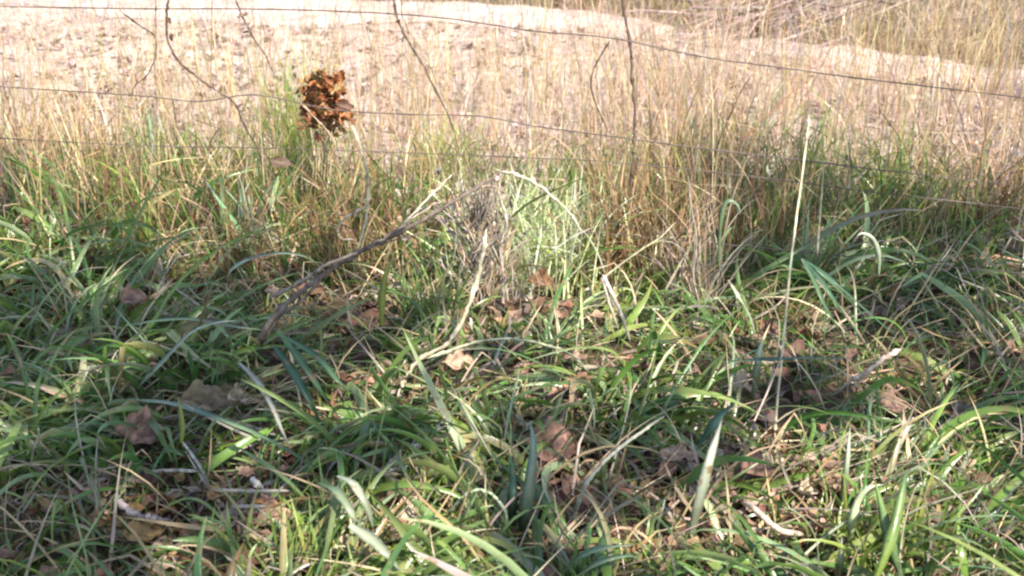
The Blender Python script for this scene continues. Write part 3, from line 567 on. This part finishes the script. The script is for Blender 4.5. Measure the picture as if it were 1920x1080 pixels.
tag(link('dead_leaf', *leaf_mesh(P(528, 306, 2.7), .06, .1, .1, .9, (.11,.07,.045), 1.1, .45), M_leaf), 'dark brown leaf caught in the grass below the rusty clump', 'leaf')

# ---- single fallen leaves
LV = [(860,682,.05,.062,.3,.2,-.5,(.50,.32,.21),.5,.75,'tan square edged leaf lying on grass below centre'),
 (968,790,.05,.075,1.9,.3,-.7,(.36,.29,.22),.5,.6,'pale grey brown leaf upright among the central blades'),
 (1034,835,.03,.095,.2,.1,-.6,(.36,.20,.14),.4,.9,'large reddish brown leaf on the ground at lower centre'),
 (1080,925,.02,.085,1.3,.1,-.4,(.28,.16,.12),.4,.8,'reddish leaf in shade beside the pale slanting straw'),
 (262,812,.03,.09,.4,.2,-.5,(.42,.24,.17),.5,.8,'reddish brown leaf at the left edge of the grass'),
 (770,962,.02,.065,.1,.1,-.5,(.52,.40,.28),.2,.9,'flat tan leaf beside the dark hollow at the lower left of centre'),
 (395,752,.06,.11,.2,.1,-.5,(.20,.15,.085),.5,.55,'broad olive brown leaf under the left blades'),
 (446,748,.07,.045,.9,.2,-.6,(.38,.30,.2),.9,.8,'small curled tan leaf beside the broad olive brown one'),
 (1012,528,.06,.065,.4,.2,-.7,(.24,.13,.07),.8,.7,'sunlit brown leaf at the foot of the lime tuft'),
 (985,562,.04,.045,2.0,.2,-.5,(.52,.40,.3),.8,.7,'small pale leaf beside the sunlit brown leaf'),
 (778,832,.04,.055,1.5,.2,-.9,(.66,.58,.50),1.2,.35,'narrow whitish curled leaf at lower left of centre'),
 (820,800,.06,.04,1.6,.1,-.9,(.55,.5,.4),1.2,.3,'small whitish curled leaf just right of the narrow one'),
 (740,880,.03,.05,.8,.2,-.5,(.5,.48,.38),1.3,.6,'pale rolled leaf above the flat tan leaf'),
 (505,968,.02,.09,.15,.1,-.4,(.42,.25,.17),.4,.5,'long reddish leaf lying under the grey straw at bottom left'),
 (270,1000,.02,.07,.7,.2,-.3,(.38,.24,.09),.4,.7,'orange brown leaf in the litter at the bottom left'),
 (1272,856,.03,.075,.1,.1,-.4,(.46,.32,.22),.5,.5,'tan leaf on the sunlit litter at lower right'),
 (1420,880,.03,.07,.4,.1,-.4,(.34,.19,.13),.5,.8,'brown leaf on the sunlit litter left of the crooked root'),
 (1410,798,.05,.04,1.5,.1,-.9,(.42,.30,.24),.9,.4,'small upright pinkish leaf below the shiny pale blade'),
 (1512,922,.03,.04,.5,.3,-.4,(.60,.5,.35),.8,.8,'small pale yellow leaf near the lower right corner'),
 (1675,760,.03,.07,.5,.1,-.5,(.28,.17,.12),.4,.8,'dull reddish leaf under the crooked stick at the right edge'),
 (250,560,.08,.06,.5,.1,-.5,(.32,.19,.13),.5,.8,'brown leaf caught in the grass at the left edge middle'),
 (510,545,.13,.035,.7,.1,-.7,(.60,.42,.3),.7,.6,'small pinkish leaf stuck to the lower end of the dead branch'),
 (470,958,.03,.03,.7,.1,-.7,(.5,.35,.25),.7,.6,'tiny tan leaf at the end of the long reddish leaf'),
 (1440,620,.05,.06,.7,.1,-.7,(.2,.11,.07),.7,.7,'dark brown leaf in the shade left of the tall straw')]
for i, (px, py, hh, s, a, p_, r_, c_, cu, asp, lb) in enumerate(LV):
    kc = G(px, py, hh); keep_clear([kc], 1)
    e_ = tag(link('fallen_leaf', *leaf_mesh(G(px, py, hh*.8), s*.95, a, p_, -r_, np.array(c_)*.85, cu*1.5, asp, 18, 10, .10, i+5), M_leaf), lb, 'leaf', 'fallen leaves in the grass')

# ---- brush pile on the far side at the upper right
bp_ = tag(empty('brush_pile', G(1450, 70)), 'heap of grey brown cut twigs and brush at the upper right beyond the fence', 'brush pile')
c = G(1480, 70)
for k in range(110):
    a = rng.uniform(-.5, .9) if rng.random() < .7 else rng.uniform(0, 3.14); l = rng.uniform(.25, .8); q = c+np.array([rng.normal(.05, .32), rng.normal(.1, .22), 0]); q[2] = rng.uniform(.02, .16)
    d = np.array([math.cos(a), rng.normal(0, .4), rng.uniform(-.1, .5)])*l*.5
    a0, a1 = q-d, q+d; a0[2] = max(a0[2], .012); mid = (a0+a1)/2+rng.normal(0, .03, 3); mid[2] = max(mid[2], .015)
    link('twig', *tube([a0, mid, a1], rng.uniform(.004, .009), .002, rc(1, [(.24,.17,.14), (.34,.27,.23), (.15,.10,.08)])[0], 5, .15, 5, k), M_bark, bp_)

# ---- the masses of grass and straw, thinned where larger single things stand clear of them
def mass(name, mat, heaps, label, cat):
    a = Heap()
    for h_, m_ in heaps:
        h_.m = m_; t_ = h_.thin()
        for V, F, C in zip(t_.V, t_.F, t_.C): a.add(V, F, C)
    tag(a.link(name, mat), label, cat, kind='stuff')
mass('grass', M_grass, grass_heaps, 'long dark green grass sprawling over the shaded foreground', 'grass')
mass('straw_litter', M_dry, straw_heaps, 'grey and tan dead straw lying among the green foreground grass', 'straw')
mass('dry_grass', M_dry, dry_heaps, 'tall brown and tan dry grass standing along the wire fence', 'dry grass')
mass('grass', M_grass, fence_heaps, 'upright green grass mixed into the dry grass at the fence line', 'grass')

# ---------------------------------------------------------------- the tree whose crown shades the foreground (stands behind the camera)
tr = tag(empty('shade_tree', (4.6, -4.4, 0)), 'broad leafy tree behind the viewpoint that shades the foreground grass', 'tree')
link('trunk', *tube([(4.6,-4.4,-.2), (4.55,-4.3,1), (4.3,-4.15,2.2), (3.9,-3.9,3.4), (3.5,-3.6,4.6), (3.1,-3.3,5.8)], .22, .07, (.16,.12,.09), 14, .06, 8, 90), M_bark, tr)
for b in ([(3.9,-3.9,3.4), (2.4,-3.6,4.3), (.6,-3.3,4.9), (-1.2,-3.2,5.2)], [(4.3,-4.15,2.8), (5.4,-3.6,3.8), (6.4,-3.0,4.6)], [(3.5,-3.6,4.6), (2.8,-2.8,5.2), (1.6,-2.3,5.6)], [(3.9,-3.9,3.6), (3.2,-4.8,4.6), (1.8,-5.4,5.2)]):
    link('limb', *tube(b, .09, .02, (.16,.12,.09), 9, .08, 8, 91), M_bark, tr)
N = 27000
cc = rng.uniform(-1, 1, (N, 3)); cc = cc[(cc**2).sum(1) < 1]; cc = cc*np.array([4.8, 2.5, 1.05])+np.array([2.75, -2.45, 4.9])
SDn = np.array(SD); tt = cc[:, 2]/SDn[2]; gx, gy = cc[:, 0]-SDn[0]*tt, cc[:, 1]-SDn[1]*tt   # where each leaf's shadow falls
gap = 4*blob(gx, gy, 1000, 470, .28, .6)+1.0*blob(gx, gy, 1400, 960, .42, .14)+1.2*blob(gx, gy, 640, 1000, .24, .12)+.8*blob(gx, gy, 470, 380, .2, .25)+.5*blob(gx, gy, 1640, 1000, .2, .12)  # unseen crown shaped for its light: leaves dropped where sun patches should fall
dens = np.clip(2.6*vnoise(gx, gy, 4.0, 77)+1.4*vnoise(gx, gy, 10, 78)-1.62, 0, 1)*(1-np.clip(gap*1.1, 0, 1))
edge = 3.2+.35*(vnoise(gx, gy*0, 1.8, 79)-.5)*2
dens *= np.clip((edge+.15-gy)/.3, 0, 1)
k = rng.random(len(cc)) < dens; cc = cc[k]; h = Heap()
print('crown leaves', len(cc))
n = len(cc); s = rng.uniform(.07, .13, n); A = rng.normal(size=(n, 3)); A /= np.linalg.norm(A, axis=1)[:, None]; B = np.cross(A, rng.normal(size=(n, 3))); B /= np.linalg.norm(B, axis=1)[:, None]
V = np.stack([cc-A*s[:, None], cc-B*s[:, None]*.5, cc+A*s[:, None], cc+B*s[:, None]*.5], 1).reshape(-1, 3)
F = np.arange(n*4).reshape(-1, 4); C = np.repeat(rc(n, [(.05,.10,.03), (.08,.13,.04)]), 4, 0)
link('crown', V, F, C, M_crown, tr)
